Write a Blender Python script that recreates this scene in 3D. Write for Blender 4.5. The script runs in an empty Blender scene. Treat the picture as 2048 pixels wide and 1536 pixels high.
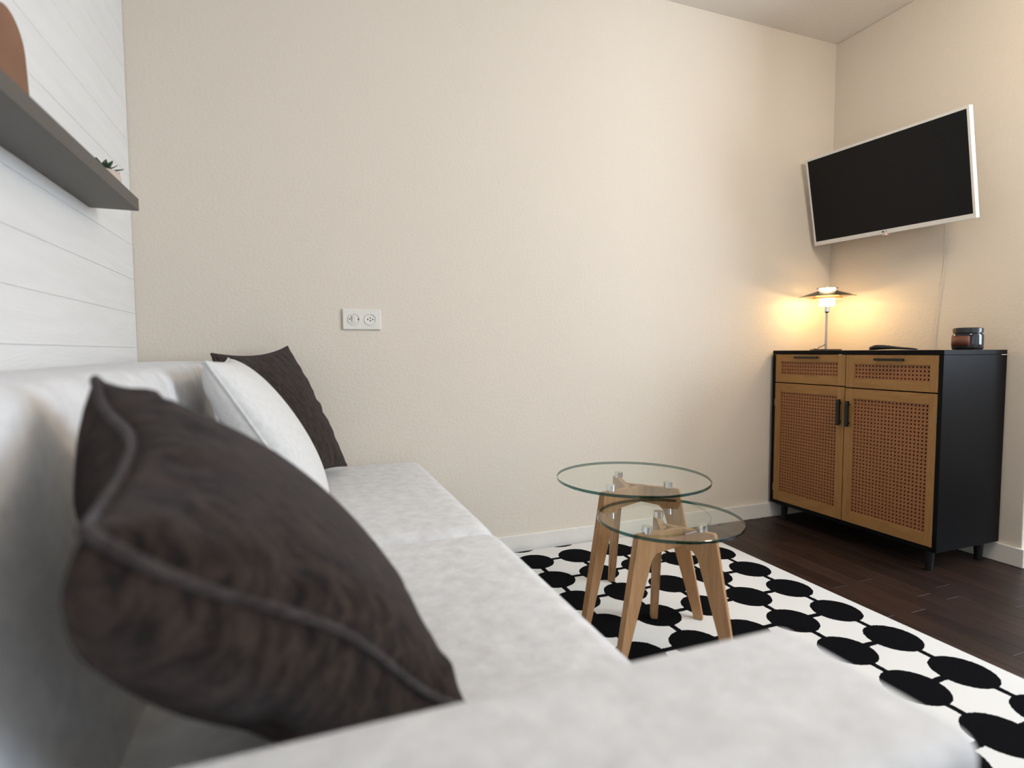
import bpy, bmesh, math, random
from mathutils import Vector, Matrix
random.seed(7)
scene = bpy.context.scene
COL = scene.collection
PI = math.pi

# ------------------------------------------------------------------ camera
CAM = Vector((0.5122, -2.204, 0.8666)); YAW, PITCH, ROLL, FPX = 0.3623, -0.0592, -0.0049, 1115.0
cyw, syw, cp, sp = math.cos(YAW), math.sin(YAW), math.cos(PITCH), math.sin(PITCH)
Fv = Vector((syw * cp, cyw * cp, sp)); Rv = Vector((cyw, -syw, 0)); Uv = Rv.cross(Fv)
R2 = Rv * math.cos(ROLL) + Uv * math.sin(ROLL); U2 = Uv * math.cos(ROLL) - Rv * math.sin(ROLL)
cd = bpy.data.cameras.new('camera'); cam = bpy.data.objects.new('camera', cd); COL.objects.link(cam)
cam.matrix_world = Matrix(((R2.x, U2.x, -Fv.x, CAM.x), (R2.y, U2.y, -Fv.y, CAM.y), (R2.z, U2.z, -Fv.z, CAM.z), (0, 0, 0, 1)))
cd.sensor_width = 36; cd.lens = FPX / 2048 * 36; cd.clip_start = 0.02
cd.dof.use_dof = True; cd.dof.focus_distance = 2.2; cd.dof.aperture_fstop = 2.2
scene.camera = cam

# ------------------------------------------------------------------ light and exposure
w = bpy.data.worlds.new('sky'); scene.world = w; w.use_nodes = True
w.cycles.sampling_method = 'NONE'
bg = w.node_tree.nodes['Background']; bg.inputs[0].default_value = (0.62, 0.76, 1.0, 1); bg.inputs[1].default_value = 1.0
def area(name, loc, rot, sx, sy, power, color):
    l = bpy.data.lights.new(name, 'AREA'); l.shape = 'RECTANGLE'; l.size = sx; l.size_y = sy; l.energy = power; l.color = color
    o = bpy.data.objects.new(name, l); COL.objects.link(o); o.location = loc; o.rotation_euler = rot
    return o
area('window_daylight', (4.55, -2.75, 1.55), (0, PI / 2, 0), 1.40, 1.75, 122, (0.69, 0.83, 1.0))
area('window_daylight', (1.85, -4.16, 1.55), (PI / 2, 0, 0), 1.4, 1.40, 6, (0.76, 0.87, 1.0))  # weak frontal fill, from an unseen window added behind the viewpoint
cy_ = scene.cycles
cy_.max_bounces = 5; cy_.diffuse_bounces = 3; cy_.glossy_bounces = 3; cy_.transmission_bounces = 4; cy_.transparent_max_bounces = 10; cy_.caustics_reflective = False; cy_.caustics_refractive = False; cy_.use_light_tree = False
vs = scene.view_settings
vs.view_transform = 'Standard'; vs.look = 'None'; vs.exposure = -0.03; vs.gamma = 1.0; vs.use_curve_mapping = False

# ------------------------------------------------------------------ helpers
def link(o, parent=None):
    COL.objects.link(o)
    if parent is not None: o.parent = parent
    return o
def obj(name, bm, m, parent=None, smooth=False):
    me = bpy.data.meshes.new(name)
    bmesh.ops.recalc_face_normals(bm, faces=bm.faces[:])
    bm.to_mesh(me); bm.free()
    if smooth:
        for f in me.polygons: f.use_smooth = True
    for mm in (m if isinstance(m, (list, tuple)) else [m]): me.materials.append(mm)
    o = bpy.data.objects.new(name, me)
    return link(o, parent)
def tag(o, label=None, cat=None, group=None, kind=None):
    if label: o['label'] = label
    if cat: o['category'] = cat
    if group: o['group'] = group
    if kind: o['kind'] = kind
    return o
def thing(name, label, cat, loc=(0, 0, 0), rotz=0, group=None):
    o = bpy.data.objects.new(name, None); link(o); o.empty_display_size = 0.05
    o.location = loc; o.rotation_euler = (0, 0, rotz)
    return tag(o, label, cat, group)
def add_box(bm, x0, x1, y0, y1, z0, z1, bevel=0.0, seg=2):
    r = bmesh.ops.create_cube(bm, size=1.0)
    vs_ = r['verts']
    for v in vs_:
        v.co = Vector(((x0 + x1) / 2 + v.co.x * (x1 - x0), (y0 + y1) / 2 + v.co.y * (y1 - y0), (z0 + z1) / 2 + v.co.z * (z1 - z0)))
    if bevel > 0:
        es = list({e for v in vs_ for e in v.link_edges})
        bmesh.ops.bevel(bm, geom=es, offset=bevel, segments=seg, affect='EDGES', profile=0.5)
def box(name, m, parent, *a, bevel=0.0, seg=2):
    bm = bmesh.new(); add_box(bm, *a, bevel=bevel, seg=seg); return obj(name, bm, m, parent)
def add_lathe(bm, prof, n=40, c=(0, 0, 0), closed=False):
    rings = []
    for (r, z) in prof:
        if r < 1e-6: rings.append([bm.verts.new((c[0], c[1], c[2] + z))])
        else: rings.append([bm.verts.new((c[0] + r * math.cos(2 * PI * i / n), c[1] + r * math.sin(2 * PI * i / n), c[2] + z)) for i in range(n)])
    pairs = list(zip(rings, rings[1:])) + ([(rings[-1], rings[0])] if closed else [])
    for a, b in pairs:
        for i in range(n):
            j = (i + 1) % n
            if len(a) == 1 and len(b) == 1: continue
            if len(a) == 1: bm.faces.new((a[0], b[j], b[i]))
            elif len(b) == 1: bm.faces.new((a[i], a[j], b[0]))
            else: bm.faces.new((a[i], a[j], b[j], b[i]))
def lathe(name, m, parent, prof, n=40, c=(0, 0, 0), closed=False, smooth=True):
    bm = bmesh.new(); add_lathe(bm, prof, n, c, closed); o = obj(name, bm, m, parent, smooth)
    if smooth: sharp(o)
    return o
def sharp(o, ang=35):
    me = o.data
    me.set_sharp_from_angle(angle=math.radians(ang))
def add_tube(bm, pts, r, n=8, closed=False):
    pts = [Vector(p) for p in pts]; N = len(pts); rings = []
    prev = None
    for i, p in enumerate(pts):
        if closed: t = pts[(i + 1) % N] - pts[i - 1]
        else: t = pts[min(i + 1, N - 1)] - pts[max(i - 1, 0)]
        t.normalize()
        if prev is None:
            a = Vector((0, 0, 1)) if abs(t.z) < 0.9 else Vector((1, 0, 0)); u = t.cross(a).normalized()
        else:
            u = (prev - t * prev.dot(t)).normalized()
        prev = u; v = t.cross(u)
        rr = r(i / (N - 1)) if callable(r) else r
        rings.append([bm.verts.new(p + (u * math.cos(2 * PI * k / n) + v * math.sin(2 * PI * k / n)) * rr) for k in range(n)])
    rng = range(N) if closed else range(N - 1)
    for i in rng:
        a, b = rings[i], rings[(i + 1) % N]
        for k in range(n): bm.faces.new((a[k], a[(k + 1) % n], b[(k + 1) % n], b[k]))
    if not closed:
        bm.faces.new(rings[0][::-1]); bm.faces.new(rings[-1])
def tube(name, m, parent, pts, r, n=8, closed=False):
    bm = bmesh.new(); add_tube(bm, pts, r, n, closed); return obj(name, bm, m, parent, True)
def spline(pts, k=8):
    pts = [Vector(p) for p in pts]; out = []
    for i in range(len(pts) - 1):
        p0, p1, p2, p3 = pts[max(i - 1, 0)], pts[i], pts[i + 1], pts[min(i + 2, len(pts) - 1)]
        for j in range(k):
            t = j / k
            out.append(0.5 * ((2 * p1) + (p2 - p0) * t + (2 * p0 - 5 * p1 + 4 * p2 - p3) * t * t + (3 * p1 - p0 - 3 * p2 + p3) * t ** 3))
    out.append(pts[-1]); return out
def add_prism(bm, poly, fn, t0, t1):
    """poly: 2d outline; fn(a, b, t) -> 3d point"""
    A = [bm.verts.new(fn(a, b, t0)) for a, b in poly]; B = [bm.verts.new(fn(a, b, t1)) for a, b in poly]
    bm.faces.new(A[::-1]); bm.faces.new(B)
    n = len(poly)
    for i in range(n):
        j = (i + 1) % n; bm.faces.new((A[i], A[j], B[j], B[i]))
def soft_box(hx, hy, hz, r, nx=14, ny=14, nz=6, crown=0.0, deform=None):
    """upholstered block: rounded edges, crowned top; returns bmesh centred at origin"""
    bm = bmesh.new()
    def axis(h, n):
        c = [-(h) + r * (1 - math.tan(PI / 4 * (1 - k / 4))) for k in range(5)]
        inner = [-(h - r) + 2 * (h - r) * k / n for k in range(1, n)]
        return c + inner + [-v for v in reversed(c)]
    X, Y, Z = axis(hx, nx), axis(hy, ny), axis(hz, nz)
    cache = {}
    def V(x, y, z):
        key = (round(x, 6), round(y, 6), round(z, 6))
        if key in cache: return cache[key]
        p = Vector((x, y, z))
        q = Vector((max(-(hx - r), min(hx - r, x)), max(-(hy - r), min(hy - r, y)), max(-(hz - r), min(hz - r, z))))
        d = p - q
        if d.length > 1e-9: p = q + d.normalized() * r
        if crown:
            p.z += crown * max(0, p.z / hz) * max(0, 1 - (p.x / hx) ** 2) ** 0.6 * max(0, 1 - (p.y / hy) ** 2) ** 0.6
        if deform: p = deform(p)
        cache[key] = bm.verts.new(p); return cache[key]
    def quad(*c):
        vv = [V(*k) for k in c]
        if len(set(vv)) == 4: bm.faces.new(vv)
    for s in (-1, 1):
        for i in range(len(X) - 1):
            for j in range(len(Y) - 1): quad((X[i], Y[j], s * hz), (X[i + 1], Y[j], s * hz), (X[i + 1], Y[j + 1], s * hz), (X[i], Y[j + 1], s * hz))
            for j in range(len(Z) - 1): quad((X[i], s * hy, Z[j]), (X[i + 1], s * hy, Z[j]), (X[i + 1], s * hy, Z[j + 1]), (X[i], s * hy, Z[j + 1]))
        for i in range(len(Y) - 1):
            for j in range(len(Z) - 1): quad((s * hx, Y[i], Z[j]), (s * hx, Y[i + 1], Z[j]), (s * hx, Y[i + 1], Z[j + 1]), (s * hx, Y[i], Z[j + 1]))
    return bm

# ------------------------------------------------------------------ materials
class NT:
    def __init__(s, name):
        s.m = bpy.data.materials.new(name); s.m.use_nodes = True; s.t = s.m.node_tree; s.n = s.t.nodes
        s.b = s.n['Principled BSDF']; s.out = s.n['Material Output']
    def node(s, typ, **kw):
        n = s.n.new(typ)
        for k, v in kw.items():
            if k.startswith('i_'): n.inputs[int(k[2:]) if k[2:].isdigit() else k[2:].replace('_', ' ')].default_value = v
            else: setattr(n, k, v)
        return n
    def l(s, a, b): s.t.links.new(a, b)
    def coord(s, scale=(1, 1, 1), which='Object'):
        c = s.node('ShaderNodeTexCoord'); mp = s.node('ShaderNodeMapping'); mp.inputs['Scale'].default_value = scale
        s.l(c.outputs[which], mp.inputs[0]); return mp.outputs[0]
    def noise(s, vec, scale, detail=4, rough=0.55, dist=0.0):
        n = s.node('ShaderNodeTexNoise'); s.l(vec, n.inputs['Vector'])
        n.inputs['Scale'].default_value = scale; n.inputs['Detail'].default_value = detail; n.inputs['Roughness'].default_value = rough; n.inputs['Distortion'].default_value = dist
        return n.outputs['Fac']
    def ramp(s, fac, stops):
        r = s.node('ShaderNodeValToRGB'); e = r.color_ramp.elements
        while len(e) < len(stops): e.new(0.5)
        for k, (p, c) in enumerate(stops): e[k].position = p; e[k].color = (*c, 1)
        s.l(fac, r.inputs[0]); return r.outputs[0]
    def bump(s, h, strength=0.3, dist=0.002, normal=None):
        b = s.node('ShaderNodeBump'); b.inputs['Strength'].default_value = strength; b.inputs['Distance'].default_value = dist
        s.l(h, b.inputs['Height'])
        if normal is not None: s.l(normal, b.inputs['Normal'])
        return b.outputs[0]
    def math(s, op, a, b=None, c=None, clamp=False):
        n = s.node('ShaderNodeMath', operation=op, use_clamp=clamp)
        for i, v in enumerate((a, b, c)):
            if v is None: continue
            if isinstance(v, (int, float)): n.inputs[i].default_value = v
            else: s.l(v, n.inputs[i])
        return n.outputs[0]
    def set(s, **kw):
        for k, v in kw.items(): s.b.inputs[k.replace('_', ' ')].default_value = v
        return s
def plain(name, col, rough=0.5, metal=0.0, var=0.06, scale=40, bump=0.0, spec=0.5):
    """plain colour with a faint procedural variation"""
    t = NT(name); v = t.coord(); f = t.noise(v, scale)
    lo = tuple(c * (1 - var) for c in col); hi = tuple(min(1, c * (1 + var)) for c in col)
    t.l(t.ramp(f, [(0.3, lo), (0.7, hi)]), t.b.inputs['Base Color'])
    t.set(Roughness=rough, Metallic=metal); t.b.inputs['Specular IOR Level'].default_value = spec
    if bump: t.l(t.bump(f, bump, 0.001), t.b.inputs['Normal'])
    return t.m
def wall_mat(name, col, peel=0.35):
    t = NT(name); v = t.coord()
    f = t.noise(v, 1.2, 3); t.l(t.ramp(f, [(0.3, tuple(c * 0.985 for c in col)), (0.7, col)]), t.b.inputs['Base Color'])
    a = t.noise(v, 95, 2, 0.5); b = t.noise(v, 38, 2, 0.5)
    h = t.math('ADD', t.math('MULTIPLY', t.ramp(a, [(0.38, (0, 0, 0)), (0.62, (1, 1, 1))]), 0.6), t.math('MULTIPLY', b, 0.8))
    t.l(t.bump(h, peel, 0.004), t.b.inputs['Normal']); t.set(Roughness=0.72); t.b.inputs['Specular IOR Level'].default_value = 0.25
    return t.m
def fabric(name, c0, c1, streak=(1, 1, 1), mott=7, fine=900, sheen=0.25, bump=0.25, sheen_tint=(1, 1, 1), detail=6, con=0.12):
    t = NT(name); v = t.coord(); vv = t.coord(streak)
    f = t.noise(vv, mott, detail, 0.65, 0.3)
    t.l(t.ramp(f, [(0.5 - con, c0), (0.5 + con, c1)]), t.b.inputs['Base Color'])
    g = t.noise(v, fine, 2); g2 = t.noise(vv, mott * 14, 3)
    t.l(t.bump(t.math('ADD', g, t.math('MULTIPLY', g2, 1.5)), bump, 0.0015), t.b.inputs['Normal'])
    t.set(Roughness=0.9); t.b.inputs['Specular IOR Level'].default_value = 0.1
    t.b.inputs['Sheen Weight'].default_value = sheen; t.b.inputs['Sheen Roughness'].default_value = 0.4; t.b.inputs['Sheen Tint'].default_value = (*sheen_tint, 1)
    return t.m
def wood(name, stops, scale=(18, 18, 1.6), bands=3.0, dist=5.0, rough=0.5, rnd=0.0, bump=0.15):
    t = NT(name); v = t.coord(scale)
    if rnd:
        oi = t.node('ShaderNodeObjectInfo'); va = t.node('ShaderNodeVectorMath', operation='ADD')
        cb = t.node('ShaderNodeCombineXYZ')
        for k in range(3): t.l(t.math('MULTIPLY', oi.outputs['Random'], 37.0 * (k + 1)), cb.inputs[k])
        t.l(v, va.inputs[0]); t.l(cb.outputs[0], va.inputs[1]); v = va.outputs[0]
    a = t.noise(v, bands, 5, 0.6, dist * 0.25); b = t.noise(v, bands * 9, 3, 0.5)
    f = t.math('ADD', t.math('MULTIPLY', a, 0.75), t.math('MULTIPLY', b, 0.25))
    if rnd: f = t.math('ADD', f, t.math('MULTIPLY', t.math('SUBTRACT', oi.outputs['Random'], 0.5), rnd))
    t.l(t.ramp(f, stops), t.b.inputs['Base Color'])
    t.l(t.bump(b, bump, 0.001), t.b.inputs['Normal']); t.set(Roughness=rough); t.b.inputs['Specular IOR Level'].default_value = 0.3
    return t.m

M = {}
M['wall'] = wall_mat('cream_plaster', (0.765, 0.680, 0.572), 0.16)
M['ceiling'] = wall_mat('ceiling_plaster', (0.85, 0.79, 0.71), 0.15)
# painted planks with an embossed grain
t = NT('white_painted_plank'); v = t.coord((1, 1, 9)); oi = t.node('ShaderNodeObjectInfo')
va = t.node('ShaderNodeVectorMath', operation='ADD'); cb = t.node('ShaderNodeCombineXYZ')
t.l(t.math('MULTIPLY', oi.outputs['Random'], 53.0), cb.inputs[1]); t.l(v, va.inputs[0]); t.l(cb.outputs[0], va.inputs[1])
g = t.noise(va.outputs[0], 2.6, 3, 0.5, 0.8)
rings = t.math('SINE', t.math('MULTIPLY', g, 70.0))
t.l(t.bump(rings, 0.12, 0.0010), t.b.inputs['Normal'])
t.l(t.ramp(g, [(0.3, (0.80, 0.785, 0.76)), (0.7, (0.845, 0.83, 0.81))]), t.b.inputs['Base Color']); t.set(Roughness=0.5)
M['plank'] = t.m
M['trim'] = plain('white_trim_paint', (0.80, 0.76, 0.69), 0.42, var=0.02)
M['board'] = wood('dark_parquet', [(0.25, (0.012, 0.0065, 0.0045)), (0.55, (0.027, 0.014, 0.010)), (0.85, (0.060, 0.030, 0.020))], (14, 1.4, 14), 4.0, 3.0, 0.42, 0.28, 0.12)
M['subfloor'] = wood('dark_parquet_field', [(0.3, (0.014, 0.008, 0.006)), (0.7, (0.035, 0.018, 0.013))], (14, 1.4, 14), 4.0, 3.0, 0.45)
M['sofa'] = fabric('light_velour', (0.62, 0.607, 0.60), (0.80, 0.785, 0.78), (1, 1, 1), 30, 700, 0.25, 0.35, con=0.2)
M['brown'] = fabric('brown_chenille', (0.012, 0.0075, 0.0055), (0.060, 0.039, 0.029), (1.0, 4.0, 1.0), 34, 420, 0.16, 1.0, (0.8, 0.74, 0.76))
M['brown_seam'] = fabric('brown_seam', (0.030, 0.022, 0.019), (0.062, 0.048, 0.044), (1, 1, 1), 60, 500, 0.30, 0.5, (0.75, 0.72, 0.78))
M['linen'] = fabric('white_linen', (0.68, 0.665, 0.64), (0.76, 0.745, 0.72), (1, 4, 1), 60, 800, 0.15, 0.25)
M['black'] = plain('black_laminate', (0.0050, 0.0050, 0.0055), 0.36, var=0.1, spec=0.09)
M['blackmetal'] = plain('black_metal', (0.010, 0.010, 0.011), 0.40, 0.2)
M['oak'] = wood('honey_oak', [(0.25, (0.245, 0.118, 0.036)), (0.55, (0.36, 0.188, 0.062)), (0.8, (0.44, 0.245, 0.09))], (22, 22, 1.8), 3.0, 5.0, 0.45, 0.0)
M['oakh'] = wood('honey_oak_cross', [(0.25, (0.265, 0.13, 0.04)), (0.55, (0.36, 0.188, 0.062)), (0.8, (0.42, 0.23, 0.085))], (22, 2.4, 14), 3.0, 5.0, 0.45, 0.0)
M['cane'] = plain('woven_cane', (0.30, 0.120, 0.040), 0.55, var=0.12, scale=300, bump=0.3)
M['inside'] = plain('reddish_cabinet_inside', (0.030, 0.0075, 0.004), 0.8)
M['leg'] = wood('beech_leg', [(0.2, (0.27, 0.13, 0.055)), (0.5, (0.42, 0.228, 0.105)), (0.85, (0.55, 0.33, 0.17))], (16, 16, 1.5), 4.0, 4.0, 0.48, 0.12)
M['chrome'] = plain('chrome', (0.80, 0.81, 0.83), 0.16, 1.0, var=0.02)
M['steel'] = plain('brushed_steel', (0.50, 0.48, 0.48), 0.32, 1.0, var=0.04)
M['screen'] = plain('matt_screen', (0.0062, 0.0062, 0.0068), 0.45, var=0.02, spec=0.2)
M['tvwhite'] = plain('white_plastic', (0.80, 0.775, 0.73), 0.35, var=0.02)
M['plate'] = plain('ivory_plastic', (0.80, 0.755, 0.685), 0.32, var=0.015)
M['hole'] = plain('dark_hole', (0.015, 0.012, 0.010), 0.8)
M['shelf'] = plain('grey_lacquer', (0.092, 0.083, 0.071), 0.5, var=0.03)
M['arch'] = plain('terracotta_board', (0.235, 0.112, 0.062), 0.7, var=0.12, scale=9, bump=0.1)
M['pot'] = plain('pale_ceramic', (0.62, 0.50, 0.43), 0.6)
M['leaf'] = plain('succulent_leaf', (0.035, 0.075, 0.030), 0.5, var=0.35, scale=60)
M['soil'] = plain('soil', (0.03, 0.02, 0.014), 0.9, var=0.4, bump=0.5)
M['shade_out'] = plain('black_shade', (0.028, 0.020, 0.016), 0.35, 0.3)
M['copper'] = plain('copper_shade', (0.55, 0.30, 0.17), 0.35, 0.4)
M['shade_in'] = plain('white_shade_inside', (0.8, 0.74, 0.62), 0.5)
M['remote'] = plain('black_rubber', (0.012, 0.011, 0.011), 0.35)
M['button'] = plain('grey_buttons', (0.10, 0.10, 0.10), 0.5)
M['amber'] = plain('dark_amber_glass', (0.016, 0.014, 0.018), 0.08, var=0.1)
M['lid'] = plain('black_lid', (0.018, 0.018, 0.020), 0.22)
M['paper'] = plain('rust_label', (0.165, 0.055, 0.032), 0.6, var=0.12)
M['cable'] = plain('white_cable', (0.72, 0.68, 0.60), 0.5)
M['cord'] = plain('black_cord', (0.012, 0.010, 0.009), 0.6)
M['logo'] = plain('dark_logo', (0.03, 0.025, 0.03), 0.4)
M['logogrey'] = plain('grey_logo', (0.22, 0.21, 0.20), 0.4)
def emis(name, col, strength):
    t = NT(name); v = t.coord(); f = t.noise(v, 30)
    t.l(t.ramp(f, [(0.2, tuple(c * 0.97 for c in col)), (0.8, col)]), t.b.inputs['Emission Color'])
    t.b.inputs['Emission Strength'].default_value = strength; t.set(Roughness=0.4); t.b.inputs['Base Color'].default_value = (0.8, 0.75, 0.65, 1)
    return t.m
t = NT('lit_opal_glass'); t.n.remove(t.b)
_tr = t.node('ShaderNodeBsdfTransparent'); _em = t.node('ShaderNodeEmission'); _ad = t.node('ShaderNodeAddShader')
t.l(t.ramp(t.noise(t.coord(), 30), [(0.2, (1.0, 0.80, 0.50)), (0.8, (1.0, 0.83, 0.54))]), _em.inputs[0]); _em.inputs[1].default_value = 5.0; _tr.inputs[0].default_value = (0.55, 0.55, 0.55, 1)
t.l(_tr.outputs[0], _ad.inputs[0]); t.l(_em.outputs[0], _ad.inputs[1]); t.l(_ad.outputs[0], t.out.inputs[0])
M['bulb'] = t.m; t.m.cycles.emission_sampling = 'NONE'
M['led'] = emis('red_standby_led', (1.0, 0.16, 0.12), 1.6)
M['led'].cycles.emission_sampling = 'NONE'
M['fill_globe'] = emis('lit_fill_globe', (1.0, 0.86, 0.70), 35)
def thin_glass(name, tint, gl_rough=0.02, boost=1.0, refl=(1, 1, 1)):
    t = NT(name); t.n.remove(t.b)
    tr = t.node('ShaderNodeBsdfTransparent'); gl = t.node('ShaderNodeBsdfGlossy'); fr = t.node('ShaderNodeFresnel'); mx = t.node('ShaderNodeMixShader')
    v = t.coord(); f = t.noise(v, 3)
    t.l(t.ramp(f, [(0.3, tuple(c * 0.995 for c in tint)), (0.7, tint)]), tr.inputs[0])
    gl.inputs['Color'].default_value = (*refl, 1); gl.inputs['Roughness'].default_value = gl_rough; fr.inputs[0].default_value = 1.45
    geo = t.node('ShaderNodeNewGeometry')
    t.l(t.math('MULTIPLY', t.math('MULTIPLY', fr.outputs[0], boost), t.math('SUBTRACT', 1.0, geo.outputs['Backfacing']), clamp=True), mx.inputs[0]); t.l(tr.outputs[0], mx.inputs[1]); t.l(gl.outputs[0], mx.inputs[2]); t.l(mx.outputs[0], t.out.inputs[0])
    return t.m
M['glass'] = thin_glass('clear_table_glass', (0.955, 0.975, 0.955), 0.01, 0.8)
M['glassedge'] = thin_glass('green_glass_edge', (0.035, 0.16, 0.135), 0.08, 1.6)
M['pane'] = thin_glass('window_glass', (0.95, 0.97, 0.97))
# rug print: square lattice of discs joined by short bars
RX0, RY0, RP, RR, RL = 2.138, -0.158, 0.1882, 0.0765, 0.0095
t = NT('rug_pile'); tc = t.node('ShaderNodeTexCoord'); sx = t.node('ShaderNodeSeparateXYZ')
jit = t.node('ShaderNodeTexNoise'); jit.inputs['Scale'].default_value = 140; t.l(tc.outputs['Object'], jit.inputs['Vector'])
jv = t.node('ShaderNodeVectorMath', operation='MULTIPLY_ADD'); t.l(jit.outputs['Color'], jv.inputs[0]); jv.inputs[1].default_value = (0.006, 0.006, 0); t.l(tc.outputs['Object'], jv.inputs[2])
t.l(jv.outputs[0], sx.inputs[0])
def cell(o, x0): return t.math('SUBTRACT', t.math('MULTIPLY', t.math('FRACT', t.math('ADD', t.math('DIVIDE', t.math('SUBTRACT', o, x0 + 0.003), RP), 20.5)), RP), RP / 2)
dx, dy = cell(sx.outputs[0], RX0), cell(sx.outputs[1], RY0)
rr = t.math('SQRT', t.math('ADD', t.math('MULTIPLY', dx, dx), t.math('MULTIPLY', dy, dy)))
m1 = t.math('LESS_THAN', rr, RR)
inx = t.math('MULTIPLY', t.math('LESS_THAN', sx.outputs[0], RX0 + 0.05), t.math('GREATER_THAN', sx.outputs[0], RX0 - 6.2 * RP))
iny = t.math('MULTIPLY', t.math('LESS_THAN', sx.outputs[1], RY0 + 0.05), t.math('GREATER_THAN', sx.outputs[1], RY0 - 9.2 * RP))
m2 = t.math('MULTIPLY', t.math('LESS_THAN', t.math('ABSOLUTE', dx), RL), iny); m3 = t.math('MULTIPLY', t.math('LESS_THAN', t.math('ABSOLUTE', dy), RL), inx)
mask = t.math('MAXIMUM', m1, t.math('MAXIMUM', m2, m3))
mix = t.node('ShaderNodeMix', data_type='RGBA'); t.l(mask, mix.inputs[0]); mix.inputs[6].default_value = (0.76, 0.745, 0.72, 1); mix.inputs[7].default_value = (0.0035, 0.0035, 0.0045, 1)
t.l(mix.outputs[2], t.b.inputs['Base Color'])
pile = t.noise(tc.outputs['Object'], 520, 2)
t.l(t.bump(t.math('SUBTRACT', pile, t.math('MULTIPLY', mask, 0.6)), 0.35, 0.002), t.b.inputs['Normal']); t.set(Roughness=0.95); t.b.inputs['Specular IOR Level'].default_value = 0.05
M['rug'] = t.m

# ------------------------------------------------------------------ the room
W, H, YE, XE, YB = 3.162, 2.45, -0.895, 4.6, -4.2
def struct(name, m, *a, bevel=0.0, label=None, seg=2):
    o = box(name, m, None, *a, bevel=bevel, seg=seg); o['kind'] = 'structure'
    if label: o['label'] = label
    return o
floor = struct('floor', M['subfloor'], -0.1, XE + 0.1, YB - 0.1, 0.1, -0.12, -0.008)
# parquet strips laid along y, each a board of its own where the photograph shows them
meshes = {}
bw = 0.071
for i in range(20):
    x = 2.16 + i * bw; y = 0.0 - random.random() * 0.3
    spans = [(0.0, y)] if y < -0.02 else []
    while y > -2.4:
        L = random.choice([0.28, 0.36, 0.44, 0.52, 0.60]); spans.append((y, y - L)); y -= L
    for (ya, yb) in spans:
        if x + bw > W and ya > YE: 
            if yb > YE: continue
            ya = YE
        L = round(ya - yb, 3)
        if L < 0.04: continue
        if L not in meshes:
            bm = bmesh.new(); add_box(bm, 0.0004, bw - 0.0004, -L + 0.0005, -0.0005, -0.008, 0.0, 0.0006, 1)
            me = bpy.data.meshes.new('floor_board'); bm.to_mesh(me); bm.free(); me.materials.append(M['board']); meshes[L] = me
        o = bpy.data.objects.new('floor_board', meshes[L]); link(o, floor); o.location = (x, ya, 0)
# remaining floor field at the same level
box('floor_field', M['subfloor'], floor, -0.05, 2.159, YB, 0.0, -0.008, -0.0004)
box('floor_field', M['subfloor'], floor, 2.16 + 20 * bw + 0.001, XE, YB, YE, -0.008, -0.0004)
box('floor_field', M['subfloor'], floor, 2.1595, 2.16 + 20 * bw, YB, -3.02, -0.008, -0.0004)
struct('ceiling', M['ceiling'], -0.1, XE + 0.1, YB - 0.1, 0.1, H, H + 0.1)
struct('wall_back', M['wall'], -0.1, W + 0.002, 0.0, 0.1, -0.1, H)
struct('wall_right', M['wall'], W, XE + 0.1, YE, 0.1, -0.1, H, bevel=0.004)
wl = struct('wall_left', M['wall'], -0.12, -0.014, YB, 0.0, -0.1, H)
ph = 0.1129; z = 0.9969 - 9 * ph
for k in range(24):
    z0, z1 = z + 0.0003, z + ph - 0.0003; z += ph
    if z0 > H: break
    z0 = max(z0, 0.0); z1 = min(z1, H - 0.0005)
    if z1 - z0 < 0.01: continue
    bm = bmesh.new(); add_box(bm, -0.0138, 0.0, 0, -YB - 0.002, 0, z1 - z0, 0.0006, 1)
    o = obj('wall_plank', bm, M['plank'], wl); o.location = (0, YB, z0)
# walls behind and to the right of the viewpoint, with the main window and a fill window added behind
def wall_with_window(name, wname, o_, e, nrm, length, a0, a1, b0, b1):
    """wall starting at o_ along e; opening a0..a1 along e, b0..b1 in height; nrm points into the room"""
    o_, e, nrm = Vector(o_), Vector(e), Vector(nrm)
    def bx(bm, p0, p1, d0, d1, z0, z1):
        q0, q1 = o_ + e * p0 + nrm * d0, o_ + e * p1 + nrm * d1
        add_box(bm, min(q0.x, q1.x), max(q0.x, q1.x), min(q0.y, q1.y), max(q0.y, q1.y), z0, z1)
    bm = bmesh.new()
    bx(bm, 0, a0, -0.1, 0, -0.1, H); bx(bm, a1, length, -0.1, 0, -0.1, H); bx(bm, a0, a1, -0.1, 0, -0.1, b0); bx(bm, a0, a1, -0.1, 0, b1, H)
    wl_ = obj(name, bm, M['wall']); wl_['kind'] = 'structure'
    win = bpy.data.objects.new(wname, None); link(win); win['kind'] = 'structure'
    mid = (a0 + a1) / 2
    def part(nm, m, *a):
        bm = bmesh.new(); bx(bm, *a); obj(nm, bm, m, win)
    for q in ((a0, a0 + .05, b0, b1), (a1 - .05, a1, b0, b1), (a0 + .05, a1 - .05, b0, b0 + .05), (a0 + .05, a1 - .05, b1 - .05, b1), (mid - .03, mid + .03, b0 + .05, b1 - .05)):
        part('window_frame', M['trim'], q[0], q[1], -0.085, -0.055, q[2], q[3])
    for q in ((a0 + .05, mid - .03), (mid + .03, a1 - .05)): part('window_pane', M['pane'], q[0], q[1], -0.07, -0.066, b0 + .05, b1 - .05)
    part('window_sill', M['trim'], a0 + .001, a1 - .001, -0.05, 0.02, b0 - 0.0, b0 + 0.02)
wall_with_window('wall_behind', 'fill_window', (-0.1, YB, 0), (1, 0, 0), (0, 1, 0), XE + 0.2, 1.20, 2.70, 0.80, 2.30)
wall_with_window('wall_far_right', 'window_2', (XE, YB, 0), (0, 1, 0), (-1, 0, 0), YE - YB, 0.50, 2.40, 0.80, 2.30)
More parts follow.
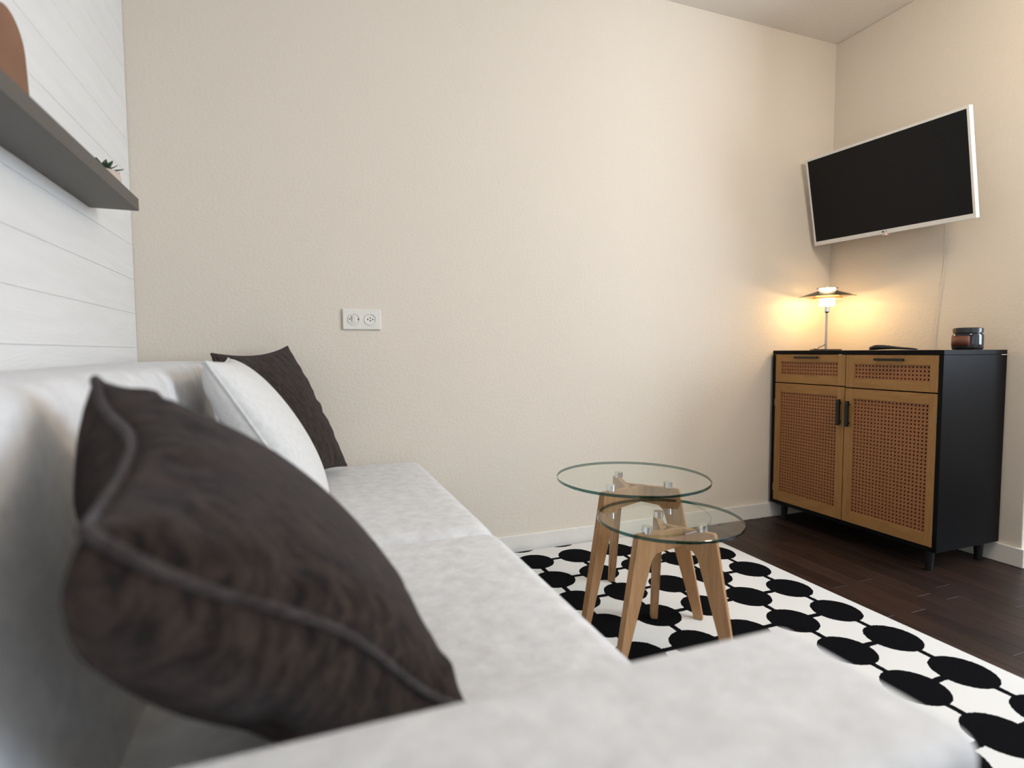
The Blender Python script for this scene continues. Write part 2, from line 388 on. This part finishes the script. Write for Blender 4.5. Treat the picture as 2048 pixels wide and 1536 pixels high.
struct('baseboard_back', M['trim'], 0.0005, W, -0.013, 0.0, 0.0, 0.076, bevel=0.003)
struct('baseboard_right', M['trim'], W - 0.013, W, YE - 0.013, -0.0135, 0.0, 0.076, bevel=0.003)
struct('baseboard_return', M['trim'], W + 0.0005, XE, YE - 0.013, YE, 0.0, 0.076, bevel=0.003)

# unseen globe lamp added as warm fill for right wall and ceiling
cl = thing('fill_pendant', 'unseen white globe pendant lamp added as warm fill light', 'lamp', (2.35, -1.78, H))
lathe('canopy', M['tvwhite'], cl, [(0, -0.0005), (0.05, -0.0005), (0.05, -0.015), (0.02, -0.03), (0, -0.03)], 32)
tube('cord', M['cord'], cl, [(0, 0, -0.029), (0, 0, -0.16), (0, 0, -0.251)], 0.003)
lathe('globe', M['fill_globe'], cl, [(0, -0.25)] + [(0.16 * math.sin(a * PI / 16), -0.41 + 0.16 * math.cos(a * PI / 16)) for a in range(1, 16)] + [(0, -0.57)], 32)

# ------------------------------------------------------------------ rug
rug = box('patterned_rug', M['rug'], None, 0.892, 2.25, -1.965, -0.028, 0.0005, 0.010, bevel=0.003)
tag(rug, 'white rug printed with black discs joined by short bars', 'rug')

# ------------------------------------------------------------------ sofa
sofa = thing('sofa', 'light beige velour two seat sofa along the white plank wall', 'sofa', (0, 0, 0))
SX1, SZ, YS, YA, YN = 0.957, 0.440, -0.945, -1.785, -1.968
def soft(name, x0, x1, y0, y1, z0, z1, r, m, parent, crown=0.0, deform=None, nx=14, ny=16, nz=6):
    bm = soft_box((x1 - x0) / 2, (y1 - y0) / 2, (z1 - z0) / 2, r, nx, ny, nz, crown, deform)
    o = obj(name, bm, m, parent, True); o.location = ((x0 + x1) / 2, (y0 + y1) / 2, (z0 + z1) / 2); return o
soft('base', 0.016, SX1 - 0.02, YN + 0.01, -0.020, 0.07, 0.26, 0.02, M['sofa'], sofa)
soft('seat_cushion', 0.10, SX1, YS - 0.010, -0.018, 0.25, SZ, 0.060, M['sofa'], sofa, 0.004)
soft('seat_cushion', 0.10, SX1, YA + 0.001, YS + 0.010, 0.25, SZ - 0.004, 0.050, M['sofa'], sofa, 0.004)
def recline(hz, hx):
    def f(p):
        k = (p.z + hz) / (2 * hz)
        fr = (p.x + hx) / (2 * hx)
        return Vector((-hx + fr * 2 * hx * (1 - 0.27 * k), p.y, p.z))
    return f
for (ya, yb) in ((-0.018, YS - 0.026), (YS + 0.026, YN + 0.01)):
    soft('back_cushion', 0.016, 0.355, yb, ya, 0.26, 0.836, 0.040, M['sofa'], sofa, 0.005, recline(0.288, 0.1695), 10, 16, 12)
soft('armrest', 0.30, SX1 + 0.008, YN, YA + 0.001, 0.06, 0.592, 0.018, M['sofa'], sofa, 0.002)
for (fx, fy) in ((0.10, -0.12), (0.86, -0.12), (0.10, -1.88), (0.86, -1.88)):
    lathe('foot', M['blackmetal'], sofa, [(0, 0.0105), (0.018, 0.0105), (0.024, 0.075), (0, 0.075)], 16, (fx, fy, 0))

# ------------------------------------------------------------------ cushions
def cushion(name, label, cat, A, B, C, D, T, m, ms, pinch=0.07, wr=0.004, seed=1, N=44, sag=0.0, seam_r=0.0045, backT=1.0, group=None, wave=0.0, backdir=None):
    """A,B,C,D: corners in order (A-B top edge, C-D bottom edge); front side is the one n points to"""
    A, B, C, D = map(Vector, (A, B, C, D)); rnd = random.Random(seed)
    n = ((B - A).cross(D - A)).normalized()
    cen = (A + B + C + D) / 4
    ph_ = [rnd.random() * 6.28 for _ in range(16)]
    def P(u, v, side):
        pu, pv = pinch if isinstance(pinch, tuple) else (pinch, pinch)
        uu = u * (1 - pu * (1 - v * v)); vv = v * (1 - pv * (1 - u * u))
        a, b = (uu + 1) / 2, (vv + 1) / 2
        p = (A * (1 - a) + B * a) * (1 - b) + (D * (1 - a) + C * a) * b
        e = max(0.0, (1 - u * u)) * max(0.0, (1 - v * v))
        t = T * (e ** 0.42) if side > 0 else T * backT * (e ** 0.32)
        # wrinkles run in from the seams
        w_ = 0
        for (s, al, k) in ((1 - abs(u), v, 0), (1 - abs(v), u, 4)):
            fall = math.exp(-((s - 0.12) / 0.13) ** 2)
            w_ += fall * (math.sin(al * 13 + ph_[k] + 2 * math.sin(al * 5 + ph_[k + 1])) + 0.6 * math.sin(al * 29 + ph_[k + 2]))
        w_ *= wr * min(1, e * 10)
        wv = wave * ((1 - v * v) * math.sin(3.2 * v + ph_[8]) * (abs(u) ** 4) + (1 - u * u) * math.sin(3.2 * u + ph_[9]) * (abs(v) ** 4))
        if side == 0: return p + n * wv
        if side < 0 and backdir:
            k = min(1.0, 0.40 + (v + 1) / 0.9); bd = (-n * (1 - k) + Vector(backdir).normalized() * k).normalized()
            return p + bd * (t + w_) + n * wv
        return p + n * (side * (t + w_) + wv) + Vector((0, 0, -sag * (1 - u * u) * (1 - v * v)))
    cs = [math.sin(PI / 2 * (-1 + 2 * i / N)) for i in range(N + 1)]
    bm = bmesh.new(); lay = {}
    for side in (1, -1):
        for i, u in enumerate(cs):
            for j, v in enumerate(cs):
                edge = i in (0, N) or j in (0, N)
                if edge and side == -1: lay[(-1, i, j)] = lay[(1, i, j)]; continue
                lay[(side, i, j)] = bm.verts.new(P(u, v, 0 if edge else side) - cen)
        for i in range(N):
            for j in range(N):
                bm.faces.new([lay[(side, i, j)], lay[(side, i + 1, j)], lay[(side, i + 1, j + 1)], lay[(side, i, j + 1)]])
    root = thing(name, label, cat, cen, 0, group)
    obj('cover', bm, m, root, True)
    loop = [(u, -1) for u in cs[:-1]] + [(1, v) for v in cs[:-1]] + [(u, 1) for u in cs[:0:-1]] + [(-1, v) for v in cs[:0:-1]]
    tube('seam', ms, root, [P(u, v, 0) - cen for u, v in loop], seam_r, 8, True)
    return root
cushion('throw_cushion', 'large dark brown chenille cushion slumped against the near armrest', 'cushion',
        (0.318, -1.530, 0.840), (0.388, -1.805, 0.760), (0.680, -1.612, 0.460), (0.536, -1.215, 0.579), 0.070, M['brown'], M['brown_seam'], seed=3, pinch=(0.03, 0.12), wr=0.0045, wave=0.012, seam_r=0.0048, backT=2.75, backdir=(0.0, 0.05, -1.0))
cushion('throw_cushion', 'off white linen cushion between the two dark brown cushions', 'cushion',
        (0.330, -0.520, 0.850), (0.333, -0.930, 0.848), (0.560, -0.930, 0.468), (0.550, -0.520, 0.468), 0.072, M['linen'], M['linen'], seed=5, pinch=0.06, wr=0.0012, seam_r=0.003)
cushion('throw_cushion', 'dark brown chenille cushion leaning in the far sofa corner', 'cushion',
        (0.470, -0.075, 0.885), (0.275, -0.405, 0.862), (0.465, -0.520, 0.468), (0.655, -0.170, 0.465), 0.060, M['brown'], M['brown_seam'], seed=8, pinch=(0.06, 0.10), wr=0.0025, seam_r=0.004)

# ------------------------------------------------------------------ shelf and what stands on it
sh = box('wall_shelf', M['shelf'], None, 0.0005, 0.1116, -1.75, -0.400, 1.252, 1.285, bevel=0.0008, seg=1)
tag(sh, 'long grey floating shelf on the white plank wall', 'shelf')
# arched board leaning on the wall
yc, rw, hs = -0.936, 0.059, 0.132
poly = [(-rw, 0), (rw, 0)] + [(rw * math.cos(a * PI / 24), hs + rw * math.sin(a * PI / 24)) for a in range(25)]
bm = bmesh.new(); add_prism(bm, poly, lambda a, b, tt: Vector((0.040 + tt - 0.04 * b, yc + a, 1.2853 + b)), 0.0, 0.012)
ar = obj('arched_board', bm, M['arch']); tag(ar, 'terracotta brown arched board standing on the grey shelf', 'ornament')
su = thing('potted_succulent', 'small green succulent in a pale pot at the shelf end', 'plant', (0.052, -0.482, 1.2853))
lathe('pot', M['pot'], su, [(0, 0), (0.026, 0), (0.038, 0.010), (0.042, 0.024), (0.039, 0.038), (0.034, 0.044), (0.030, 0.044), (0.030, 0.038), (0, 0.038)], 28)
lathe('soil', M['soil'], su, [(0, 0.0385), (0.0299, 0.0385), (0.028, 0.042), (0, 0.044)], 20)
def leaf_mesh(L, wd):
    bm = bmesh.new(); rows = []
    for i in range(6):
        s = i / 5; hw = wd * math.sin(PI * (0.12 + 0.88 * s) * 0.98) ** 0.8 * (1 - 0.25 * s) if s < 1 else 0.0006
        x = L * s; z = L * (0.15 * s + 0.35 * s * s)
        rows.append([bm.verts.new((x, -hw, z + 0.002)), bm.verts.new((x, 0, z - 0.0025 * (1 - s))), bm.verts.new((x, hw, z + 0.002)), bm.verts.new((x, 0, z + 0.004 * (1 - s) + 0.0008))])
    for a, b in zip(rows, rows[1:]):
        for k in range(4): bm.faces.new((a[k], a[(k + 1) % 4], b[(k + 1) % 4], b[k]))
    bm.faces.new(rows[0]); bm.faces.new(rows[-1]); return bm
proto = None
for ring, (n_, L, tilt, zz) in enumerate(((7, 0.040, -0.30, 0.044), (6, 0.032, 0.05, 0.047), (4, 0.022, 0.55, 0.049))):
    lm = None
    for k in range(n_):
        if lm is None:
            o = obj('leaf', leaf_mesh(L, 0.0095), M['leaf'], su, True); lm = o.data
        else: o = link(bpy.data.objects.new('leaf', lm), su)
        a = 2 * PI * k / n_ + ring * 0.5
        o.location = (0.004 * math.cos(a), 0.004 * math.sin(a), zz); o.rotation_euler = (0, -tilt, a)

# ------------------------------------------------------------------ wall plate with switch and socket
pl = thing('switch_and_socket_plate', 'ivory wall plate with rocker switch and round socket', 'wall plate', (0.7355, 0, 0.9895))
bm = bmesh.new(); add_box(bm, -0.0715, 0.0715, -0.009, -0.0002, -0.0395, 0.0395, 0.004, 3); obj('plate', bm, M['plate'], pl)
def disc_y(name, m, parent, x, zc, prof, n=36):
    bm = bmesh.new(); add_lathe(bm, prof, n); bmesh.ops.rotate(bm, verts=bm.verts[:], matrix=Matrix.Rotation(PI / 2, 3, 'X'))
    bmesh.ops.translate(bm, verts=bm.verts[:], vec=(x, 0, zc)); o = obj(name, bm, m, parent, True); sharp(o, 30); return o
sw = disc_y('switch_insert', M['plate'], pl, -0.030, 0.0, [(0, 0.0092), (0.0185, 0.0092), (0.0195, 0.0112), (0.0215, 0.0118), (0.0225, 0.0105), (0.0225, 0.0085)])
bm = bmesh.new(); add_box(bm, -0.0365, -0.0225, -0.0155, -0.009, -0.014, 0.014, 0.0015, 2)
for v in bm.verts:
    if v.co.y < -0.012: v.co.y += 0.0032 * (0.5 - v.co.z / 0.028)
obj('rocker', bm, M['plate'], sw)
for xx in (-0.046, -0.0135): disc_y('screw', M['hole'], sw, xx, 0.0005, [(0, 0.0105), (0.0022, 0.0105), (0.0022, 0.009)], 12)
so = disc_y('socket_insert', M['plate'], pl, 0.0305, 0.0, [(0, 0.0088), (0.0175, 0.0088), (0.0195, 0.0112), (0.0215, 0.0118), (0.0225, 0.0105), (0.0225, 0.0085)])
for (xx, zz) in ((-0.0095, 0), (0.0095, 0), (0, 0.0052), (0.0006, -0.0050)):
    disc_y('socket_hole', M['hole'], so, 0.0305 + xx, zz, [(0, 0.0094), (0.0024, 0.0094), (0.0024, 0.0085)], 12)

# ------------------------------------------------------------------ sideboard
CX0, CX1, CY0, CY1, CZ0, CZ1 = 2.765, 3.147, -0.824, -0.016, 0.085, 0.862
cb_ = thing('sideboard', 'black sideboard with oak doors and cane inserts', 'sideboard', (0, 0, 0))
th = 0.016
box('top_panel', M['black'], cb_, CX0, CX1, CY0, CY1, CZ1 - 0.018, CZ1, bevel=0.001, seg=1)
box('side_panel', M['black'], cb_, CX0, CX1, CY0, CY0 + th, CZ0, CZ1 - 0.0186, bevel=0.0008, seg=1)
box('side_panel', M['black'], cb_, CX0, CX1, CY1 - th, CY1, CZ0, CZ1 - 0.0186, bevel=0.0008, seg=1)
box('bottom_panel', M['black'], cb_, CX0, CX1, CY0 + th, CY1 - th, CZ0, CZ0 + 0.016)
box('back_panel', M['inside'], cb_, CX1 - 0.006, CX1, CY0 + th, CY1 - th, CZ0 + 0.016, CZ1 - 0.0186)
box('divider', M['black'], cb_, CX0 + 0.03, CX1 - 0.006, -0.428, -0.416, CZ0 + 0.016, CZ1 - 0.0186)
box('pad', M['tvwhite'], cb_, CX0 - 0.0005, CX0 + 0.01, -0.400, -0.388, CZ1 - 0.0205, CZ1 - 0.018)
box('pad', M['tvwhite'], cb_, CX1 - 0.035, CX1 - 0.002, CY0 - 0.0004, CY0 + 0.01, CZ1 - 0.0205, CZ1 - 0.0178)
def cane(name, y0, y1, z0, z1, x, parent, pitch=0.0152, hr=0.0037):
    """woven sheet with real holes, normal -x"""
    ny, nz = max(1, round((y1 - y0) / pitch)), max(1, round((z1 - z0) / pitch))
    py, pz = (y1 - y0) / ny, (z1 - z0) / nz
    bm = bmesh.new(); vc = {}
    def V(y, z, dx_=0.0):
        k = (round(y, 5), round(z, 5), dx_)
        if k not in vc: vc[k] = bm.verts.new((x + dx_, y, z))
        return vc[k]
    for i in range(ny):
        for j in range(nz):
            cy_, cz_ = y0 + (i + .5) * py, z0 + (j + .5) * pz
            O = [(cy_ + a * py / 2, cz_ + b * pz / 2) for a, b in ((1, 0), (1, 1), (0, 1), (-1, 1), (-1, 0), (-1, -1), (0, -1), (1, -1))]
            I = [(cy_ + hr * math.cos(k * PI / 4), cz_ + hr * math.sin(k * PI / 4)) for k in range(8)]
            for k in range(8):
                l_ = (k + 1) % 8
                bm.faces.new((V(*O[k]), V(*O[l_]), V(*I[l_]), V(*I[k])))
                bm.faces.new((V(*I[k]), V(*I[l_]), V(*I[l_], 0.0025), V(*I[k], 0.0025)))
    return obj(name, bm, M['cane'], parent)
def front(kind, y0, y1, z0, z1, py0, py1, pz0, pz1):
    """framed front: y0<y1, panel opening py0..py1, pz0..pz1"""
    xf, xb = CX0 + 0.0015, CX0 + 0.0185
    root = bpy.data.objects.new(kind, None); link(root, cb_)
    g = 0.0
    box('stile', M['oak'], root, xf, xb, y0, py0, z0, z1, bevel=0.0006, seg=1)
    box('stile', M['oak'], root, xf, xb, py1, y1, z0, z1, bevel=0.0006, seg=1)
    box('rail', M['oakh'], root, xf, xb, py0, py1, z0, pz0, bevel=0.0004, seg=1)
    box('rail', M['oakh'], root, xf, xb, py0, py1, pz1, z1, bevel=0.0004, seg=1)
    cane('cane_insert', py0, py1, pz0, pz1, CX0 + 0.006, root)
    box('backing', M['inside'], root, CX0 + 0.0155, CX0 + 0.0175, py0, py1, pz0, pz1)
    return root
ya, yb, ym = CY0 + th + 0.0015, CY1 - th - 0.0015, -0.4215
d1 = front('drawer', ym + 0.002, yb, 0.704, 0.8425, -0.382, -0.066, 0.744, 0.808)
d2 = front('drawer', ya, ym - 0.002, 0.700, 0.8425, -0.776, -0.463, 0.740, 0.803)
e1 = front('door', ym + 0.002, yb, 0.1015, 0.699, -0.382, -0.066, 0.151, 0.657)
e2 = front('door', ya, ym - 0.002, 0.1015, 0.695, -0.776, -0.463, 0.151, 0.653)
def handle(parent, y0, y1, z0, z1):
    bm = bmesh.new(); add_box(bm, CX0 - 0.018, CX0 - 0.006, y0, y1, z0, z1, 0.002, 2)
    if y1 - y0 > z1 - z0: ends = ((y0 + .012, y0 + .02, z0 + .002, z1 - .002), (y1 - .02, y1 - .012, z0 + .002, z1 - .002))
    else: ends = ((y0 + .002, y1 - .002, z0 + .012, z0 + .02), (y0 + .002, y1 - .002, z1 - .02, z1 - .012))
    for e in ends: add_box(bm, CX0 - 0.0065, CX0 + 0.002, *e)
    obj('handle', bm, M['blackmetal'], parent)
handle(d1, -0.287, -0.158, 0.824, 0.834); handle(d2, -0.683, -0.560, 0.8185, 0.8285)
handle(e1, -0.4085, -0.3935, 0.528, 0.644); handle(e2, -0.4505, -0.4355, 0.526, 0.640)
for (yy, zz) in ((ya - 0.0012, 0.60), (ya - 0.0012, 0.165), (yb + 0.0002, 0.60), (yb + 0.0002, 0.165)):
    box('hinge', M['steel'], cb_, CX0 - 0.0008, CX0 + 0.012, yy, yy + 0.001, zz - 0.016, zz + 0.016)
for (fx, fy) in ((CX0 + 0.035, CY0 + 0.045), (CX0 + 0.035, CY1 - 0.060), (CX1 - 0.045, CY0 + 0.045), (CX1 - 0.045, CY1 - 0.060)):
    lathe('leg', M['blackmetal'], cb_, [(0, 0), (0.013, 0), (0.018, CZ0), (0, CZ0)], 20, (fx, fy, 0.0))

# table lamp
LX, LY, LZ = 2.950, -0.165, CZ1 + 0.0005
la = thing('table_lamp', 'lit table lamp with tiered dark shades on the sideboard', 'lamp', (LX, LY, LZ))
lathe('base', M['blackmetal'], la, [(0, 0), (0.069, 0), (0.070, 0.002), (0.069, 0.005), (0, 0.006)], 48)
lathe('stem', M['steel'], la, [(0, 0.005), (0.0052, 0.005), (0.0052, 0.186), (0, 0.186)], 20)
lathe('socket', M['chrome'], la, [(0, 0.182), (0.009, 0.184), (0.0135, 0.190), (0.0135, 0.217), (0, 0.217)], 28)
lathe('glass_diffuser', M['bulb'], la, [(0, 0.2175), (0.032, 0.2175), (0.0345, 0.221), (0.0345, 0.256), (0.020, 0.262), (0, 0.262)], 36)
lathe('lower_shade', [M['copper']], la, [(0.040, 0.272), (0.050, 0.270), (0.072, 0.2525), (0.0715, 0.2515), (0.049, 0.268), (0.040, 0.270)], 48, closed=True)
mu = lathe('main_shade', [M['shade_out']], la, [(0.040, 0.2915), (0.044, 0.291), (0.124, 0.2635), (0.1235, 0.2625), (0.043, 0.2895), (0.040, 0.290)], 64, closed=True)
lathe('shade_lining', M['shade_in'], mu, [(0.043, 0.2885), (0.122, 0.2622), (0.121, 0.2616), (0.043, 0.2875)], 64, closed=True)
lathe('upper_glass', M['bulb'], la, [(0, 0.2905), (0.036, 0.2905), (0.037, 0.296), (0.036, 0.3065), (0, 0.3065)], 36)
lathe('top_cap', M['shade_out'], la, [(0, 0.3085), (0.030, 0.3085), (0.049, 0.3045), (0.0485, 0.3035), (0.030, 0.307), (0, 0.307)], 48)
tube('cord', M['cord'], la, spline([(-0.004, 0.002, 0.030), (-0.014, 0.004, 0.022), (-0.030, 0.010, 0.016), (-0.037, 0.016, 0.006), (-0.045, 0.03, 0.008)]), 0.0018)

pt = bpy.data.lights.new('lamp_bulb', 'POINT'); pt.energy = 5.4; pt.color = (1.0, 0.64, 0.27); pt.shadow_soft_size = 0.028
po = link(bpy.data.objects.new('lamp_bulb', pt), la); po.location = (0, 0, 0.236)
pt2 = pt.copy(); pt2.energy = 1.6; pt2.shadow_soft_size = 0.02; po = link(bpy.data.objects.new('lamp_bulb', pt2), la); po.location = (0, 0, 0.2985)
# remote control
re = thing('remote_control', 'black curved remote control lying on the sideboard', 'remote', (2.935, -0.512, CZ1 + 0.0005), 0.0)
re.rotation_euler = (0, 0, math.radians(-58))
prof = []
bm = bmesh.new(); rows = []
for i in range(19):
    s = i / 18; x = -0.088 + 0.176 * s
    hw = 0.022 * (1 - 0.25 * math.sin(PI * s)) * (max(0.001, 1 - (2 * s - 1) ** 8)) ** 0.5
    zb = 0.0035 * (0.5 - 0.5 * math.cos(2 * PI * s * 1.0)) + 0.006 * max(0, s - 0.75) * 0 + 0.0003
    zt = 0.017 + 0.005 * math.cos(PI * s) + 0.002 * math.sin(PI * 2 * s) - 0.008 * (abs(2 * s - 1) ** 6)
    rows.append([bm.verts.new((x, a * hw, zb + (zt - zb) * b)) for a, b in ((-0.7, 0), (-1, .35), (-1, .65), (-0.75, 1), (0.75, 1), (1, .65), (1, .35), (0.7, 0))])
for a, b in zip(rows, rows[1:]):
    for k in range(8): bm.faces.new((a[k], a[(k + 1) % 8], b[(k + 1) % 8], b[k]))
bm.faces.new(rows[0]); bm.faces.new(rows[-1][::-1]); obj('remote_body', bm, M['remote'], re, True)
for i in range(4):
    for j in range(2): lathe('button', M['button'], re, [(0, 0.0012), (0.003, 0.001), (0.0035, 0)], 10, (0.0 - 0.018 * i + 0.02, -0.007 + 0.014 * j, 0.0180 + 0.0010 * i))
lathe('wheel', M['button'], re, [(0, 0.002), (0.008, 0.002), (0.009, 0)], 18, (-0.058, 0, 0.0205))

# candle jar
ja = thing('candle_jar', 'dark amber glass candle jar with rust label and black lid', 'jar', (3.005, -0.762, CZ1 + 0.0005))
lathe('glass_body', M['amber'], ja, [(0, 0), (0.046, 0), (0.0495, 0.004), (0.0505, 0.010), (0.0505, 0.056), (0.048, 0.062), (0.043, 0.065), (0.043, 0.070), (0, 0.070)], 48)
lathe('lid', M['lid'], ja, [(0, 0.0665), (0.047, 0.0665), (0.0485, 0.068), (0.0485, 0.084), (0.047, 0.0855), (0.040, 0.086), (0.039, 0.0875), (0, 0.088)], 48)
bm = bmesh.new(); cols = []
for i in range(15):
    a = math.radians(105) + math.radians(112) * i / 14
    cols.append([bm.verts.new((r_ * math.cos(a), r_ * math.sin(a), zz)) for r_, zz in ((0.0507, 0.014), (0.0512, 0.014), (0.0512, 0.054), (0.0507, 0.054))])
for a, b in zip(cols, cols[1:]):
    for k in range(4): bm.faces.new((a[k], a[(k + 1) % 4], b[(k + 1) % 4], b[k]))
bm.faces.new(cols[0]); bm.faces.new(cols[-1]); obj('paper_label', bm, M['paper'], ja, True)

# ------------------------------------------------------------------ television
tx, ty, tz, tyaw, ttilt, troll = 2.9803, -0.3973, 1.6027, 0.0202, 0.2181, -0.0228
r0 = Vector((math.sin(tyaw), -math.cos(tyaw), 0)); n0 = Vector((-math.cos(tyaw), -math.sin(tyaw), 0)); u0 = Vector((0, 0, 1))
nn = n0 * math.cos(ttilt) - u0 * math.sin(ttilt); u2 = u0 * math.cos(ttilt) + n0 * math.sin(ttilt)
r2 = r0 * math.cos(troll) + u2 * math.sin(troll); u3 = u2 * math.cos(troll) - r0 * math.sin(troll)
tv = thing('television', 'white framed flat television tilted on a wall arm', 'television')
tv.matrix_world = Matrix(((r2.x, u3.x, nn.x, tx), (r2.y, u3.y, nn.y, ty), (r2.z, u3.z, nn.z, tz), (0, 0, 0, 1)))
tw, thh = 0.365, 0.215
bm = bmesh.new(); add_box(bm, -tw, tw, -thh, thh, -0.024, -0.006, 0.002, 2); add_box(bm, -0.26, 0.26, -0.17, 0.12, -0.052, -0.0245, 0.006, 2)
obj('back_housing', bm, M['tvwhite'], tv)
bl, bt, bb = 0.0095, 0.0115, 0.0195
for a in ((-tw, -tw + bl, -thh, thh), (tw - bl * 1.1, tw, -thh, thh), (-tw + bl, tw - bl * 1.1, thh - bt, thh), (-tw + bl, tw - bl * 1.1, -thh, -thh + bb)):
    box('bezel', M['tvwhite'], tv, *a, -0.0055, 0.0, bevel=0.001, seg=1)
box('screen', M['screen'], tv, -tw + bl + .0003, tw - bl * 1.1 - .0003, -thh + bb + .0003, thh - bt - .0003, -0.0055, -0.002)
bm = bmesh.new(); add_lathe(bm, [(0, 0.0), (0.0042, 0.0), (0.0042, 0.0006), (0, 0.0006)], 20, (-0.008, -thh + 0.011, 0.0001)); em = obj('logo_disc', bm, M['logo'], tv)
def text_mesh(name, body, size, m, parent, loc):
    cu = bpy.data.curves.new(name, 'FONT'); cu.body = body; cu.size = size; cu.extrude = 0.0003; cu.align_x = 'LEFT'; cu.align_y = 'CENTER'
    o = bpy.data.objects.new('tmp', cu); COL.objects.link(o)
    dg = bpy.context.evaluated_depsgraph_get(); me = bpy.data.meshes.new_from_object(o.evaluated_get(dg)); bpy.data.objects.remove(o)
    me.materials.clear(); me.materials.append(m); o = link(bpy.data.objects.new(name, me), parent); o.location = loc; return o
text_mesh('logo_lettering', 'LG', 0.0105, M['logogrey'], tv, (-0.001, -thh + 0.011, 0.0004))
bm = bmesh.new(); add_box(bm, -0.016, 0.016, -thh - 0.006, -thh + 0.0005, -0.016, -0.003, 0.002, 2); ir = obj('sensor_bar', bm, M['tvwhite'], tv)
lathe('standby_light', M['led'], ir, [(0, 0.0015), (0.0035, 0.001), (0.0042, 0), (0, 0)], 16, (0.004, -thh - 0.0028, -0.0031))
# wall arm
inv = tv.matrix_world.inverted()
bm = bmesh.new()
a0 = inv @ Vector((W - 0.004, ty + 0.02, tz)); a1 = Vector((0, 0.0, -0.053))
add_tube(bm, [a0, a0.lerp(a1, 0.5) + Vector((0.03, 0, 0)), a1], 0.012, 10); obj('wall_arm', bm, M['blackmetal'], tv)
# cable down the wall
pts = [(W - 0.004, y_, z_) for y_, z_ in ((-0.567, 1.45), (-0.570, 1.36), (-0.569, 1.24), (-0.557, 1.12), (-0.547, 1.02), (-0.542, 0.94), (-0.540, 0.86), (-0.540, 0.78))]
cbl = tube('television_cable', M['cable'], None, spline(pts), 0.0016)
tag(cbl, 'thin white cable hanging from television down behind sideboard', 'cable')

# ------------------------------------------------------------------ glass side tables
def glass_table(label, cx, cy, zt, R, rk, rf, a0, group):
    root = thing('glass_side_table', label, 'side table', (cx, cy, 0.0105), 0, group)
    b0 = 0.0105; zt = zt - b0
    bm = bmesh.new(); n = 96; g = 0.009
    add_lathe(bm, [(0, zt), (R - 0.0015, zt), (R, zt - 0.0015), (R, zt - g + 0.0015), (R - 0.0015, zt - g), (0, zt - g)], n)
    o = obj('glass_top', bm, [M['glass'], M['glassedge']], root, True); sharp(o, 40)
    for f in o.data.polygons:
        c = f.center; f.use_smooth = abs(f.normal.z) < 0.95
        if math.hypot(c.x, c.y) > R - 0.003: f.material_index = 1
    z2 = zt - g - 0.020
    for k in range(3):
        a = math.radians(a0 + 120 * k); e = Vector((math.cos(a), math.sin(a), 0)); s = Vector((-math.sin(a), math.cos(a), 0))
        off = 0.018
        poly = [(-0.028, z2), (rk - 0.004, z2), (rk, z2 - 0.006), (rf, 0.0), (rf - 0.027, 0.0), (rk - 0.046, z2 - 0.075), (rk - 0.062, z2 - 0.056), (-0.028, z2 - 0.050)]
        bm = bmesh.new(); add_prism(bm, poly, lambda r_, z_, t_: e * r_ + s * t_ + Vector((0, 0, z_)), off - 0.011, off + 0.011)
        bmesh.ops.bevel(bm, geom=bm.edges[:], offset=0.0022, segments=2, affect='EDGES')
        lg = obj('leg', bm, M['leg'], root)
        c = e * (rk - 0.038) + s * off
        lathe('standoff', M['chrome'], root, [(0, z2), (0.0125, z2), (0.0125, z2 + 0.004), (0.0145, z2 + 0.004), (0.0145, z2 + 0.0195), (0, z2 + 0.0195)], 20, (c.x, c.y, 0))
        for zz in (z2 - 0.014, z2 - 0.036):
            bm = bmesh.new(); add_tube(bm, [e * 0.030 + s * (off - 0.0135) + Vector((0, 0, zz)), e * 0.030 + s * (off - 0.0105) + Vector((0, 0, zz))], 0.0036, 10); obj('bolt', bm, M['steel'], lg)
    return root
glass_table('taller glass topped side table with wooden legs by the back wall', 1.525, -0.645, 0.452, 0.2485, 0.150, 0.228, 72, 'nest of glass side tables')
glass_table('lower glass topped side table with wooden legs nearest the sofa', 1.487, -0.895, 0.390, 0.2035, 0.128, 0.186, 62, 'nest of glass side tables')
